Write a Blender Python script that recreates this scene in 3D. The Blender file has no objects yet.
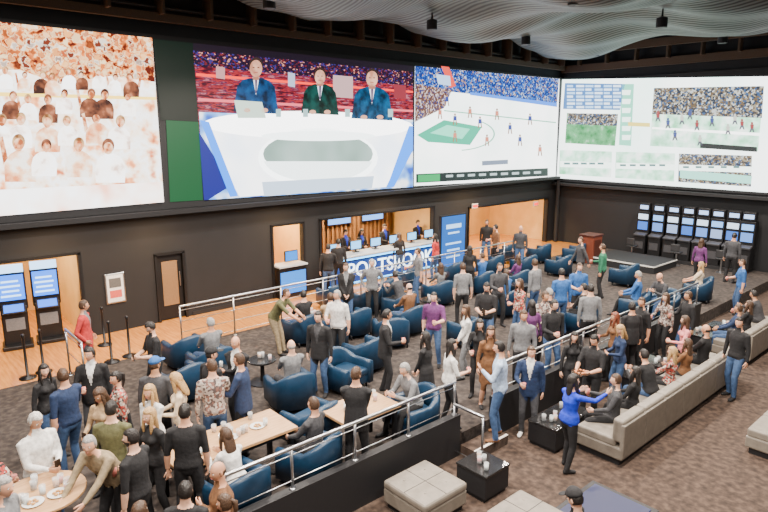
import bpy, bmesh, math, random
import numpy as np
from mathutils import Vector, Matrix
random.seed(7)
sc=bpy.context.scene
# ---------------------------------------------------------------- camera
PITCH=math.radians(11.68); YAW=math.radians(48.2); FP=600.0; H=5.2
cp,sp=math.cos(PITCH),math.sin(PITCH)
FW=Vector((-math.sin(YAW),math.cos(YAW),0)); RT=Vector((math.cos(YAW),math.sin(YAW),0))
cam=bpy.data.cameras.new('camera'); cam.lens=36*FP/768; cam.sensor_width=36; cam.clip_end=200
co=bpy.data.objects.new('camera',cam); sc.collection.objects.link(co)
co.location=(0,0,H); co.rotation_euler=(math.pi/2-PITCH,0,YAW); sc.camera=co
def ray(px,py):
    dn=py-256
    v=FW*(FP*cp-dn*sp)+RT*(px-384); v.z=-(FP*sp+dn*cp); return v
def G(px,py,z=0.0):
    v=ray(px,py); t=(z-H)/v.z; return Vector((v.x*t,v.y*t,z))
def WX(px,py,x):
    v=ray(px,py); t=x/v.x; return Vector((x,v.y*t,H+v.z*t))
def WY(px,py,y):
    v=ray(px,py); t=y/v.y; return Vector((v.x*t,y,H+v.z*t))
# ---------------------------------------------------------------- materials
MC={}
def mat(name,col,rough=.7,metal=0,emit=0,var=.12,scale=30,bump=.0,alpha=1,spec=.5,trans=0):
    if name in MC: return MC[name]
    m=bpy.data.materials.new(name); m.use_nodes=True; nt=m.node_tree; b=nt.nodes['Principled BSDF']
    c=(col[0],col[1],col[2],1)
    b.inputs['Base Color'].default_value=c; b.inputs['Roughness'].default_value=rough; b.inputs['Metallic'].default_value=metal
    b.inputs['Specular IOR Level'].default_value=spec
    if emit: b.inputs['Emission Color'].default_value=c; b.inputs['Emission Strength'].default_value=emit
    if alpha<1: b.inputs['Alpha'].default_value=alpha
    if var or bump:
        tc=nt.nodes.new('ShaderNodeTexCoord'); n=nt.nodes.new('ShaderNodeTexNoise'); n.inputs['Scale'].default_value=scale; n.inputs['Detail'].default_value=3
        nt.links.new(tc.outputs['Object'],n.inputs['Vector'])
        if var and not emit:
            r=nt.nodes.new('ShaderNodeValToRGB'); r.color_ramp.elements[0].position=.3; r.color_ramp.elements[1].position=.7
            r.color_ramp.elements[0].color=tuple(x*(1-var) for x in col)+(1,); r.color_ramp.elements[1].color=tuple(min(1,x*(1+var)) for x in col)+(1,)
            nt.links.new(n.outputs['Fac'],r.inputs['Fac']); nt.links.new(r.outputs['Color'],b.inputs['Base Color'])
        if bump:
            bp=nt.nodes.new('ShaderNodeBump'); bp.inputs['Strength'].default_value=bump; bp.inputs['Distance'].default_value=.02
            nt.links.new(n.outputs['Fac'],bp.inputs['Height']); nt.links.new(bp.outputs['Normal'],b.inputs['Normal'])
    MC[name]=m; return m
EG=1.6; ES=2.8
def noisemat(name,stops,scale=3,emit=0,detail=4,rough=.8,kind='noise',const=False,stretch=(1,1,1),warp=0):
    if name in MC: return MC[name]
    m=bpy.data.materials.new(name); m.use_nodes=True; nt=m.node_tree; b=nt.nodes['Principled BSDF']; L=nt.links
    tc=nt.nodes.new('ShaderNodeTexCoord'); mp=nt.nodes.new('ShaderNodeMapping'); mp.inputs['Scale'].default_value=stretch
    L.new(tc.outputs['Object'],mp.inputs['Vector']); vec=mp.outputs['Vector']
    if warp:
        wn=nt.nodes.new('ShaderNodeTexNoise'); wn.inputs['Scale'].default_value=scale*1.3; wn.inputs['Detail'].default_value=2; L.new(vec,wn.inputs['Vector'])
        mx=nt.nodes.new('ShaderNodeVectorMath'); mx.operation='MULTIPLY_ADD'; mx.inputs[1].default_value=(warp,warp,warp); L.new(wn.outputs['Color'],mx.inputs[0]); L.new(vec,mx.inputs[2]); vec=mx.outputs[0]
    if kind=='noise':
        n=nt.nodes.new('ShaderNodeTexNoise'); n.inputs['Detail'].default_value=detail; n.inputs['Scale'].default_value=scale; out=n.outputs['Fac']
        L.new(vec,n.inputs['Vector'])
    else:
        n=nt.nodes.new('ShaderNodeTexVoronoi'); n.inputs['Scale'].default_value=scale; L.new(vec,n.inputs['Vector'])
        if kind=='sv': n.feature='SMOOTH_F1'; n.inputs['Smoothness'].default_value=.75
        s=nt.nodes.new('ShaderNodeSeparateColor'); L.new(n.outputs['Color'],s.inputs['Color']); out=s.outputs['Red']
    r=nt.nodes.new('ShaderNodeValToRGB'); cr=r.color_ramp
    if const: cr.interpolation='CONSTANT'
    if emit: stops=[(p,tuple(x**EG for x in c)) for p,c in stops]
    cr.elements[0].position=stops[0][0]; cr.elements[0].color=stops[0][1]+(1,)
    cr.elements[1].position=stops[-1][0]; cr.elements[1].color=stops[-1][1]+(1,)
    for p,c in stops[1:-1]:
        e=cr.elements.new(p); e.color=c+(1,)
    L.new(out,r.inputs['Fac']); b.inputs['Roughness'].default_value=rough
    if emit:
        b.inputs['Base Color'].default_value=(0,0,0,1)
        L.new(r.outputs['Color'],b.inputs['Emission Color']); b.inputs['Emission Strength'].default_value=emit*ES
    else: L.new(r.outputs['Color'],b.inputs['Base Color'])
    MC[name]=m; return m
def em(name,col,s=1.0):
    if name in MC: return MC[name]
    m=bpy.data.materials.new(name); m.use_nodes=True; b=m.node_tree.nodes['Principled BSDF']
    b.inputs['Base Color'].default_value=(0,0,0,1); b.inputs['Emission Color'].default_value=tuple(x**EG for x in col)+(1,); b.inputs['Emission Strength'].default_value=s*ES
    b.inputs['Roughness'].default_value=.5
    MC[name]=m; return m
# ---------------------------------------------------------------- mesh builder
class MB:
    def __init__(s): s.v=[];s.f=[];s.m=[]
    def add(s,vs,fs,mi=0,M=None):
        o=len(s.v)
        for v in vs:
            v=Vector(v)
            s.v.append(M@v if M else v)
        for f in fs: s.f.append([i+o for i in f]); s.m.append(mi)
    def box(s,c,size,mi=0,bev=0,rot=0,M=None,seg=2):
        bm=bmesh.new(); bmesh.ops.create_cube(bm,size=1)
        for v in bm.verts: v.co=Vector((v.co.x*size[0],v.co.y*size[1],v.co.z*size[2]))
        if bev: bmesh.ops.bevel(bm,geom=bm.edges[:],offset=bev,segments=seg,affect='EDGES',profile=.5)
        T=Matrix.Translation(Vector(c))@Matrix.Rotation(rot,4,'Z')
        if M: T=M@T
        bm.verts.ensure_lookup_table(); bm.verts.index_update()
        s.add([v.co.copy() for v in bm.verts],[[v.index for v in f.verts] for f in bm.faces],mi,T); bm.free()
    def tube(s,pts,rads,mi=0,n=10,lat=None,cap=True):
        pts=[Vector(p) for p in pts]; R=[(r,r) if not isinstance(r,tuple) else r for r in rads]
        P=[];RR=[];D=[]
        k=len(pts)
        for i in range(k):
            d=(pts[min(i+1,k-1)]-pts[max(i-1,0)])
            D.append(d.normalized() if d.length>1e-9 else Vector((0,0,1)))
        if cap:
            for q,e in ((.75,.5),(.4,.82)):
                P.append((pts[0]-D[0]*min(R[0])*q,D[0])); RR.append((R[0][0]*e,R[0][1]*e))
        for i in range(k): P.append((pts[i],D[i])); RR.append(R[i])
        if cap:
            for q,e in ((.4,.82),(.75,.5)):
                P.append((pts[-1]+D[-1]*min(R[-1])*q,D[-1])); RR.append((R[-1][0]*e,R[-1][1]*e))
        vs=[];fs=[]; prev=None
        for (p,d),(a,b) in zip(P,RR):
            if lat is not None: X=Vector(lat); X=(X-d*X.dot(d)).normalized()
            else:
                if prev is None: X=d.orthogonal().normalized()
                else: X=(prev-d*prev.dot(d)).normalized()
            prev=X; Y=d.cross(X)
            for j in range(n):
                t=2*math.pi*j/n; vs.append(p+X*math.cos(t)*a+Y*math.sin(t)*b)
        for i in range(len(P)-1):
            for j in range(n):
                j2=(j+1)%n; fs.append([i*n+j,i*n+j2,(i+1)*n+j2,(i+1)*n+j])
        fs.append(list(range(n))[::-1]); fs.append([(len(P)-1)*n+j for j in range(n)])
        s.add(vs,fs,mi)
    def lathe(s,prof,mi=0,n=16,c=(0,0,0)):
        vs=[];fs=[]
        for r,z in prof:
            for j in range(n):
                t=2*math.pi*j/n; vs.append((c[0]+r*math.cos(t),c[1]+r*math.sin(t),c[2]+z))
        for i in range(len(prof)-1):
            for j in range(n):
                j2=(j+1)%n; fs.append([i*n+j,i*n+j2,(i+1)*n+j2,(i+1)*n+j])
        fs.append(list(range(n))[::-1]); fs.append([(len(prof)-1)*n+j for j in range(n)])
        s.add(vs,fs,mi)
    def ell(s,c,r,mi=0,nu=12,nv=8,M=None):
        vs=[];fs=[]
        for i in range(nv+1):
            ph=math.pi*i/nv-math.pi/2
            for j in range(nu):
                t=2*math.pi*j/nu; vs.append((c[0]+r[0]*math.cos(ph)*math.cos(t),c[1]+r[1]*math.cos(ph)*math.sin(t),c[2]+r[2]*math.sin(ph)))
        for i in range(nv):
            for j in range(nu):
                j2=(j+1)%nu; fs.append([i*nu+j,i*nu+j2,(i+1)*nu+j2,(i+1)*nu+j])
        s.add(vs,fs,mi,M)
    def mesh(s,name,smooth=False):
        me=bpy.data.meshes.new(name); me.from_pydata([tuple(v) for v in s.v],[],s.f)
        for p,mi in zip(me.polygons,s.m): p.material_index=mi; p.use_smooth=smooth
        me.update(); return me
def obj(name,me,mats=None,loc=(0,0,0),rz=0,parent=None,scale=None,slots=None):
    o=bpy.data.objects.new(name,me); sc.collection.objects.link(o); o.location=loc; o.rotation_euler=(0,0,rz)
    if mats and len(me.materials)==0:
        for m in mats: me.materials.append(m)
    if slots:
        for i,m in enumerate(slots): o.material_slots[i].link='OBJECT'; o.material_slots[i].material=m
    if parent: o.parent=parent
    if scale: o.scale=scale
    return o
def mk(name,mb,mats,loc=(0,0,0),rz=0,smooth=False,parent=None):
    return obj(name,mb.mesh(name,smooth),mats,loc,rz,parent)
def simplebox(name,lo,hi,m,parent=None,bev=0):
    mb=MB(); c=[(a+b)/2 for a,b in zip(lo,hi)]
    mb.box((0,0,0),[b-a for a,b in zip(lo,hi)],0,bev)
    return mk(name,mb,[m],c,parent=parent)
def ang(deg): return math.radians(deg)+math.pi/2
BLK=mat('black_paint',(.010,.010,.012),.6); DK=mat('charcoal_paint',(.008,.0085,.0105),.75,scale=2)
CHR=mat('brushed_steel',(.55,.56,.58),.3,1); BM=mat('black_metal',(.02,.02,.022),.4,.5)
# ================================================================ ROOM
XL=-16.1; YF=25.5; LOW=-.35; XE=-6.35
carpet=noisemat('carpet_tier',[(.3,(.016,.012,.011)),(.5,(.040,.031,.027)),(.7,(.080,.062,.052))],9,detail=8,rough=.95)
carpet2=noisemat('carpet_lower',[(.3,(.022,.013,.009)),(.5,(.055,.034,.024)),(.7,(.100,.064,.045))],9,detail=8,rough=.95)
wood=noisemat('floor_wood',[(.3,(.42,.16,.03)),(.7,(.64,.29,.07))],3,detail=6,rough=.2,stretch=(.6,6,1))
simplebox('floor_walkway',(-20,-6,-.6),(-13.9,YF,0),wood)
simplebox('floor_tier',(-13.9,-6,-.6),(XE,YF,0),carpet)
simplebox('floor',(XE,-6,-.6),(6,YF,LOW),carpet2)
def wyc(px,py=270): return WX(px,py,XL).y
ops=[(wyc(-70),wyc(80),WX(78,253,XL).z),(wyc(156),wyc(184),WX(170,253,XL).z),(wyc(273),wyc(304),WX(288,224,XL).z),
     (wyc(320,245),wyc(433,245),WX(376,213,XL).z),(wyc(468,228),wyc(546,228),WX(500,204,XL).z)]
wl=MB()
def wseg(y0,y1,z0,z1): wl.box((XL-.1,(y0+y1)/2,(z0+z1)/2),(.2,y1-y0,z1-z0))
cur=-6
for (a,b,zt) in ops:
    wseg(cur,a,0,10); wseg(a,b,zt,10); cur=b
wseg(cur,YF,0,10)
mk('wall_left',wl,[DK])
simplebox('wall_far',(-20,YF,-.6),(6,YF+.2,10),DK)
warm=noisemat('wall_tan_warm',[(.3,(.60,.38,.13)),(.7,(.72,.48,.20))],1.5)
simplebox('wall_backroom',(-20,-6,0),(-19.8,YF,4),warm)
simplebox('ceiling_backroom',(-19.8,-6,3.3),(XL-.2,YF,3.4),mat('soffit_white',(.6,.5,.38)))
for y in (wyc(84),wyc(150),wyc(200),wyc(268),wyc(312,245),wyc(440,245),wyc(462,245),wyc(550,235)):
    simplebox('wall_partition',(-19.8,y-.06,0),(XL-.2,y+.06,3.3),warm)
simplebox('ceiling',(-20,-6,9.9),(6,YF,10.1),BLK)
simplebox('baseboard_left',(XL,wyc(190),0),(XL+.02,wyc(268),.12),BLK)
tb=MB()
for (a,b,zt) in ops:
    for y in (a,b): tb.box((XL+.02,y,zt/2),(.06,.07,zt))
    tb.box((XL+.02,(a+b)/2,zt),(.06,b-a+.07,.07))
mk('trim_openings',tb,[BM])
simplebox('trim_screen_ledge',(XL,-6,3.02),(XL+.35,YF-.2,3.14),BLK)
simplebox('trim_screen_ledge_far',(XL,YF-.35,2.72),(-6.6,YF,2.84),BLK)
for i in range(3):
    op=ops[4]; y=op[0]+(op[1]-op[0])*(i+.5)/3; simplebox('wall_sconce',(-19.8,y-.12,1.7),(-19.7,y+.12,2.2),em('sconce',(1,.75,.4),2.2))
tr=MB()
for y in np.arange(1,25,3.2):
    for z in (8.95,9.6): tr.box((-7,y,z),(18.4,.1,.1))
    for i in range(22):
        x=-16+i*.82; M=Matrix.Translation((x,y,9.27))@Matrix.Rotation((.9 if i%2 else -.9),4,'Y'); tr.box((0,0,0),(.05,.05,.95),0,M=M)
tr.box((-15.85,10,8.05),(.16,31,.2)); tr.box((-15.6,10,9.3),(.16,31,.2))
for y in np.arange(0,25,1.3): tr.box((-15.75,y,8.5),(.5,.07,.8))
tr.box((-7,YF-.2,8.0),(18,.14,.3)); tr.box((-7,YF-.6,8.7),(18,.14,.3))
for x in np.arange(-15,3,1.3): tr.box((x,YF-.4,8.35),(.07,.3,.5))
mk('ceiling_truss',tr,[mat('truss_dark',(.075,.045,.025),.7)])
dc=MB(); dc.tube([(-15.5,-4,9.3),(-15.5,25,9.3)],[.28,.28],0,14)
dc.tube([(-14.6,-4,8.95),(-14.6,25,8.95)],[.05,.05],0,8); dc.tube([(-15.9,-4,8.3),(-15.9,25,8.3)],[.05,.05],0,8)
mk('ceiling_duct',dc,[mat('duct_dark',(.06,.05,.045),.5,.3)],smooth=True)
NX,NY=90,110; vs=[];fs=[]
for i in range(NX+1):
    for j in range(NY+1):
        x=-15.2+i*18.2/NX; y=2+j*21.3/NY
        vs.append((x,y,8.42+.20*math.sin(x*1.1+.6*math.sin(y*.6))+.20*math.sin(y*1.0+x*.35)+.05*math.sin(y*3.1-x)))
for i in range(NX):
    for j in range(NY):
        a=i*(NY+1)+j; fs.append((a,a+1,a+NY+2,a+NY+1))
wv=MB(); wv.add(vs,fs)
m=bpy.data.materials.new('mesh_net'); m.use_nodes=True; nt=m.node_tree; b=nt.nodes['Principled BSDF']
tc=nt.nodes.new('ShaderNodeTexCoord'); w=nt.nodes.new('ShaderNodeTexWave'); w.inputs['Scale'].default_value=2.2; w.inputs['Distortion'].default_value=2.0; w.inputs['Detail'].default_value=1; w.bands_direction='Y'
r=nt.nodes.new('ShaderNodeValToRGB'); r.color_ramp.elements[0].position=.15; r.color_ramp.elements[0].color=(.014,.018,.017,1); r.color_ramp.elements[1].position=.85; r.color_ramp.elements[1].color=(.14,.165,.155,1)
nt.links.new(tc.outputs['Object'],w.inputs['Vector']); nt.links.new(w.outputs['Fac'],r.inputs['Fac']); nt.links.new(r.outputs['Color'],b.inputs['Base Color'])
b.inputs['Roughness'].default_value=.55
mk('ceiling_wave_net',wv,[m],smooth=True)
# ================================================================ VIDEO WALLS
vw=bpy.data.objects.new('video_wall',None); sc.collection.objects.link(vw)
def flat(name,pts,layer,m,plane='L',parent=None):
    off=.10+.006*layer
    if plane=='L': V=[WX(x,y,XL+off) for x,y in pts]
    else: V=[WY(x,y,YF-off) for x,y in pts]
    mb=MB(); mb.add(V,[list(range(len(V)))]); return mk(name,mb,[m],parent=parent or vw)
def elp(cx,cy,rx,ry,a0=0,a1=360,n=28,tilt=0):
    out=[]
    for i in range(n):
        t=math.radians(a0+(a1-a0)*i/(n-1 if a1-a0<360 else n)); out.append((cx+rx*math.cos(t),cy+ry*math.sin(t)+tilt*rx*math.cos(t)))
    return out
bk=MB(); bk.box((XL+.045,(-6+YF)/2,5.4),(.08,YF+6,4.5)); mk('screen_backing_left',bk,[BLK],parent=vw)
bk=MB(); bk.box((-11.6,YF-.045,5.2),(9.4,.08,4.6)); mk('screen_backing_far',bk,[BLK],parent=vw)
c1=noisemat('broadcast_crowd_blur',[(.25,(.45,.12,.06)),(.36,(.95,.52,.30)),(.43,(1,.88,.76)),(.55,(1,1,1)),(.64,(1,.82,.66)),(.72,(.75,.32,.18)),(.82,(.25,.08,.05))],2.2,emit=1.3,detail=3)
flat('screen_crowd',[(-130,8),(152,38),(164,202),(-130,227)],0,c1)
up=noisemat('br_upper',[(.1,(.22,.05,.03)),(.28,(.9,.38,.14)),(.4,(1,.82,.55)),(.52,(.55,.14,.06)),(.66,(1,.62,.3)),(.8,(.95,.9,.8)),(.92,(.3,.1,.06))],7,emit=1.0,kind='sv',warp=.2)
flat('screen_crowd_upper',[(-130,8),(152,38),(155,82),(110,76),(60,84),(20,70),(-130,66)],1,up)
flat('screen_crowd_rail',[(-130,88),(156,97),(156,100),(-130,93)],2,em('br_yellow',(1,.78,.25),1.3))
flat('screen_crowd_court',[(-130,196),(162,182),(164,202),(-130,227)],8.8,noisemat('br_white',[(.3,(.95,.62,.5)),(.45,(1,.9,.85)),(.6,(1,1,1))],1.2,emit=1.5,detail=2))
blob=noisemat('br_blob_w',[(.32,(.70,.55,.48)),(.45,(1,.95,.9)),(.6,(1,1,1))],2.8,emit=1.5,detail=3,warp=.2); blob2=noisemat('br_blob_s',[(.38,(.55,.22,.10)),(.5,(.92,.52,.32)),(.62,(1,.76,.58))],7,emit=1.0,detail=2); blob3=noisemat('br_blob_d',[(.35,(.12,.06,.05)),(.55,(.42,.20,.12)),(.7,(.75,.42,.28))],4,emit=.9,detail=2.5); blob4=noisemat('br_blob_p',[(.35,(.80,.38,.2)),(.5,(1,.72,.52)),(.6,(1,.95,.88))],3,emit=1.2,detail=3)
hairs=(blob3,noisemat('br_hair_l',[(.35,(.35,.18,.08)),(.6,(.85,.6,.35))],5,emit=.9,detail=2))
rnd=random.Random(21); rows=[(74,6.5,14),(97,8.5,11),(120,10.5,9),(146,13,7)]; k=0
for (y0,r0,n) in rows:
    for i in range(n):
        x=-60+ (215)*(i+.5)/n+rnd.uniform(-4,4); r=r0*rnd.uniform(.85,1.1); y=y0+rnd.uniform(-4,4)
        if x+r*1.2>152: continue
        b_=rnd.choice((blob,blob,blob,blob4,blob3)); L0=2.2+k*.16; k+=1; le=rnd.uniform(-.25,.25)*r
        flat('spectator_body',[(x-r*.3,y+r*.5),(x+r*.3,y+r*.5),(x+r*.7,y+r*.72),(x+r*1.0,y+r*1.05),(x+r*1.15,y+r*1.7),(x+r*1.1,y+r*2.7),(x-r*1.1,y+r*2.7),(x-r*1.15,y+r*1.7),(x-r*1.0,y+r*1.05),(x-r*.7,y+r*.72)],L0,b_)
        if rnd.random()<.4:
            sd=rnd.choice((-1,1)); flat('spectator_arm',[(x+sd*r*.9,y+r),(x+sd*r*1.25,y-r*.5),(x+sd*r*1.55,y-r*.4),(x+sd*r*1.2,y+r*1.5)][::sd],L0+.04,blob2)
        flat('spectator_hair',elp(x+le,y-r*.1,r*.46,r*.56),L0+.08,rnd.choice(hairs)); flat('spectator_head',elp(x+le,y+r*.1,r*.36,r*.46),L0+.12,blob2)
flat('screen_gap_green',[(166,120),(199,122),(203,200),(170,202)],0,em('br_green',(.0,.24,.11),.6))
flat('screen_gap_dark',[(153,39),(193,43),(199,122),(161,120)],0,em('br_dkgreen',(.02,.055,.04),.6))
arena=noisemat('br_arena',[(.25,(.04,.03,.09)),(.42,(.22,.04,.09)),(.5,(.70,.12,.14)),(.56,(.12,.05,.18)),(.63,(.8,.35,.4)),(.72,(.06,.06,.2))],5,emit=.55,detail=8,stretch=(1,.5,3))
flat('screen_studio',[(193,43),(413,66),(413,187),(204,200)],0,arena)
flat('studio_dots',[(193,50),(413,71),(413,86),(194,66)],.6,noisemat('br_dots',[(0,(.08,.04,.09)),(.45,(.34,.08,.1)),(.6,(.08,.05,.15)),(.8,(.8,.45,.4)),(.88,(.15,.12,.4))],18,emit=.6,kind='v',const=True,stretch=(1,1,1.6)))
flat('studio_arena_roof',[(193,43),(413,66),(413,72),(193,50)],.8,em('br_roof',(.06,.04,.07),.6))
flat('studio_led_strip',[(196,73),(413,91),(413,93),(196,76)],1,em('br_red',(1,.15,.1),1.0))
flat('studio_led_strip_low',[(198,98),(413,110),(413,112),(198,101)],1,em('br_red2',(1,.3,.35),.8))
for (x,y,w_,h_,c) in ((333,75,20,22,(.8,.6,.6)),(288,72,7,14,(.7,.75,.9)),(394,84,12,14,(.5,.12,.16)),(216,66,9,12,(.8,.5,.5))):
    flat('studio_banner',[(x,y),(x+w_,y+1.6),(x+w_,y+h_+1.4),(x,y+h_)],1.2,em('br_ban%d'%x,c,.6))
flat('studio_floor',[(199,112),(413,120),(413,187),(204,200)],2,noisemat('br_floor',[(.3,(.05,.2,.65)),(.5,(.35,.6,.95)),(.65,(.95,.97,1))],2,emit=1.0,detail=1))
flat('studio_floor_dark',[(199,132),(232,185),(208,200),(204,200)],3,em('br_navy',(.04,.06,.35),.9))
flat('desk_side',[(206,122),(409,124),(404,150),(386,187),(240,197),(218,160)],4,noisemat('br_w1',[(.35,(.86,.91,.98)),(.6,(1,1,1))],.8,emit=1.5,detail=1))
flat('desk_top',elp(308,125,105,14,tilt=.01),5,em('br_w2',(1,1,1),2.0))
flat('desk_panel_glow',elp(318,158,60,30),5.5,em('br_w5',(.97,1,1),1.8))
flat('desk_panel',elp(318,154,55,22),6,noisemat('br_grey',[(.3,(.42,.55,.50)),(.7,(.60,.72,.68))],.9,emit=.75,detail=1))
flat('desk_panel_low',elp(318,157,55,25,10,170),6.5,em('br_w6',(.9,.96,.96),1.4))
flat('desk_panel_rim',elp(318,136,57,5),7,em('br_w3',(.95,1,1),1.6))
flat('desk_base',[(262,182),(374,176),(372,188),(264,196)],7,em('br_w4',(.70,.80,.92),.9))
flat('desk_blue_edge',[(200,120),(209,122),(238,196),(230,197)],7,em('br_blue',(.06,.4,1),1.1))
flat('desk_blue_edge_right',[(409,126),(413,126),(413,150),(394,187),(387,187)],7,em('br_blue',(.06,.4,1),1.1))
suit={256:(.05,.22,.45),320:(.04,.20,.18),372:(.05,.26,.45)}
for (cx,cy,s) in ((256,84,1.25),(320,90,1.05),(372,93,1.15)):
    c=suit[cx]; sm_=noisemat('br_suit%d'%cx,[(.35,tuple(x*.3 for x in c)),(.65,c)],3.5,emit=.6,detail=4)
    flat('presenter_body',[(cx-5*s,cy-6),(cx+5*s,cy-6),(cx+11*s,cy-3),(cx+15*s,cy+3),(cx+18*s,cy+24*s),(cx-18*s,cy+22*s),(cx-15*s,cy+2),(cx-11*s,cy-4)],8,sm_)
    flat('presenter_shirt',[(cx-3.4,cy-7),(cx+3.4,cy-7),(cx,cy+11)],9,em('br_sh',(.8,.83,.9),.9))
    flat('presenter_tie',[(cx-1,cy-5),(cx+1.2,cy-5),(cx+.6,cy+9),(cx-.6,cy+9)],9.5,em('br_tie',(.2,.1,.2),.8))
    flat('presenter_neck',[(cx-3.2,cy-9),(cx+3.2,cy-9),(cx+3,cy-4),(cx-3,cy-4)],9.7,em('br_neck',(.6,.33,.25),.7))
    flat('presenter_hair',elp(cx,cy-14.5*s,5.6*s,7*s),9.8,em('br_hair',(.12,.08,.07),.7))
    flat('presenter_head',elp(cx,cy-12.4*s,5.0*s,6.8*s),10,noisemat('br_face2',[(.35,(.66,.38,.28)),(.65,(.95,.64,.5))],4,emit=.75,detail=3))
    for e in (-1.9,1.9): flat('presenter_eye',elp(cx+e*s,cy-13.2*s,.9*s,.5*s,n=8),11.5,em('br_eye',(.3,.16,.12),.7))
    flat('presenter_mouth',elp(cx,cy-9.3*s,1.8*s,.5*s,n=8),11.5,em('br_mouth',(.6,.28,.22),.7))
    for e in (-1,1): flat('presenter_hand',elp(cx+e*7*s,cy+21*s,3.4,2.2,n=10),12,em('br_face',(.85,.55,.42),.8))
for x in (276,303,345,388): flat('studio_mug',[(x,109),(x+5,109),(x+5,117),(x,117)],12,em('br_mug',(.5,.65,.65),.9))
flat('studio_laptop',[(234,100),(262,102),(266,118),(238,118)],12,em('br_lap',(.7,.8,.72),.9))
flat('screen_basketball',[(415,66),(559.5,79),(555.5,178),(414,186)],0,noisemat('br_court',[(.3,(.86,.93,.91)),(.7,(1,1,1))],.6,emit=1.6,detail=1))
flat('bball_crowd',[(415,66),(559,79),(557,106),(500,97),(415,88)],1,noisemat('br_bluecrowd',[(0,(.05,.12,.4)),(.3,(.15,.4,.85)),(.45,(.75,.85,1)),(.55,(.08,.18,.55)),(.75,(.7,.5,.35)),(.85,(.15,.3,.7))],17,emit=.6,kind='v',const=True))
flat('bball_led',[(470,92),(557,103),(557,107),(470,95)],1.5,em('br_led',(.15,.4,.95),.9))
flat('bball_crowd_side',[(415,84),(452,90),(444,108),(415,122)],2,noisemat('br_crowd3',[(0,(.3,.18,.15)),(.4,(.7,.5,.4)),(.6,(.18,.18,.4)),(.8,(.9,.8,.8))],17,emit=.6,kind='v',const=True))  # second crowd patch beside the court, in browner tones
flat('bball_floor_line',[(444,110),(556,122),(556,123.2),(444,111.2)],2,em('br_line',(.35,.7,.55),.9))
flat('bball_key',[(417,135),(444,120),(482,127),(470,145),(428,142)],3,em('br_key',(.08,.62,.45),.85))
flat('bball_key_in',[(430,133),(447,125),(470,129),(462,139)],4,em('br_key2',(.35,.85,.68),1.0))
flat('bball_arc',elp(455,134,40,17,-50,80,20)+elp(455,134,38.5,16,-50,80,20)[::-1],3.5,em('br_line',(.3,.65,.5),1))
flat('bball_hoop',[(441,66),(449,67),(456,86),(450,88)],4,em('br_hoop',(.9,.2,.15),.8))
flat('bball_board',[(436,74),(450,76),(451,86),(438,84)],5,em('br_board',(.6,.75,.95),.9))
for i,(x,y) in enumerate(((440,113),(455,119),(470,112),(480,122),(497,114),(510,128),(455,136),(530,119),(487,140),(520,140),(540,150),(447,100))):
    c=em('br_pl%d'%(i%2),((.12,.15,.45) if i%2 else (.8,.38,.28)),.8); sk_=em('br_plsk',(.5,.3,.2),.8)
    flat('bball_player',[(x-1.6,y-3),(x+1.6,y-3),(x+1.8,y+1.5),(x-1.8,y+1.5)],5,c); flat('bball_player_head',elp(x,y-4.4,1,1.3,n=8),5,sk_)
    flat('bball_player_legs',[(x-1.6,y+1.5),(x-.4,y+1.5),(x-1.2,y+6),(x-2.2,y+6)],5,sk_); flat('bball_player_legs',[(x+.4,y+1.5),(x+1.6,y+1.5),(x+2.3,y+6),(x+1.3,y+6)],5,sk_)
flat('bball_ticker',[(416,174),(548,168),(548,176),(416,183)],5,em('br_tick',(.05,.08,.08),.8))
flat('bball_ticker_green',[(418,175),(440,174),(440,181),(418,182)],6,em('br_tg',(.08,.55,.25),.8))
for i in range(9): flat('ticker_text',[(446+i*11,175-i*.45),(453+i*11,174.7-i*.45),(453+i*11,177-i*.45),(446+i*11,177.4-i*.45)],6,em('br_tt',(.65,.75,.75),.8))
flat('bball_score_bug',[(482,161),(508,159.6),(508,164),(482,165.6)],5,em('br_bug',(.35,.4,.5),.8))
flat('screen_far',[(560.5,79.5),(790,76),(772,193),(556,178)],0,noisemat('br_far',[(.3,(.84,.96,.92)),(.7,(1,1,1))],.5,emit=1.5,detail=1),'F')
flat('stats_panel',[(565,83),(625,84),(620,110),(563,109)],1,em('br_stat',(.2,.38,.65),.85),'F')
for r_ in range(7):
    y=85+r_*3.5
    for c_ in range(6):
        x=567+c_*9.2
        flat('stats_row',[(x,y),(x+(8 if (r_+c_)%3 else 6),y),(x+(8 if (r_+c_)%3 else 6),y+2.2),(x,y+2.2)],2,em('br_row%d'%((c_+r_)%2),((.8,.9,1) if (c_+r_)%2 else (.55,.75,.95)),1.1),'F')
foot=noisemat('br_field',[(.3,(.3,.65,.42)),(.5,(.68,.92,.78)),(.65,(.97,1,.97))],2.2,emit=1.2,detail=5)
fcrowd=noisemat('br_fcrowd',[(0,(.14,.16,.2)),(.25,(.55,.5,.4)),(.45,(.18,.28,.45)),(.6,(.8,.82,.8)),(.8,(.35,.28,.2))],17,emit=.65,kind='v',const=True)
flat('game_small',[(567,113),(618,114),(615,146),(565,143)],1,noisemat('br_fieldg',[(.3,(.08,.38,.16)),(.6,(.3,.65,.38)),(.75,(.8,.9,.8))],3,emit=.8,detail=5),'F')
flat('game_small_crowd',[(568,113),(618,114),(617,126),(567,124)],2,fcrowd,'F')
flat('game_info',[(622,84),(634,84),(631,146),(619,145)],1,em('br_info',(.4,.85,.68),.9),'F')
for i in range(6): flat('game_info_row',[(622,90+i*9),(631,90+i*9),(630,95+i*9),(622,95+i*9)],2,em('br_tinfo',(.9,1,.95),1.3),'F')
flat('game_big',[(654,88),(764,86),(758,151),(650,146)],1,foot,'F')
flat('game_big_crowd',[(654,88),(764,86),(762,118),(652,114)],2,fcrowd,'F')
flat('game_big_sideline',[(652,127),(761,133),(760,136),(652,129)],2,em('br_side',(1,1,.98),1.6),'F')
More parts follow.
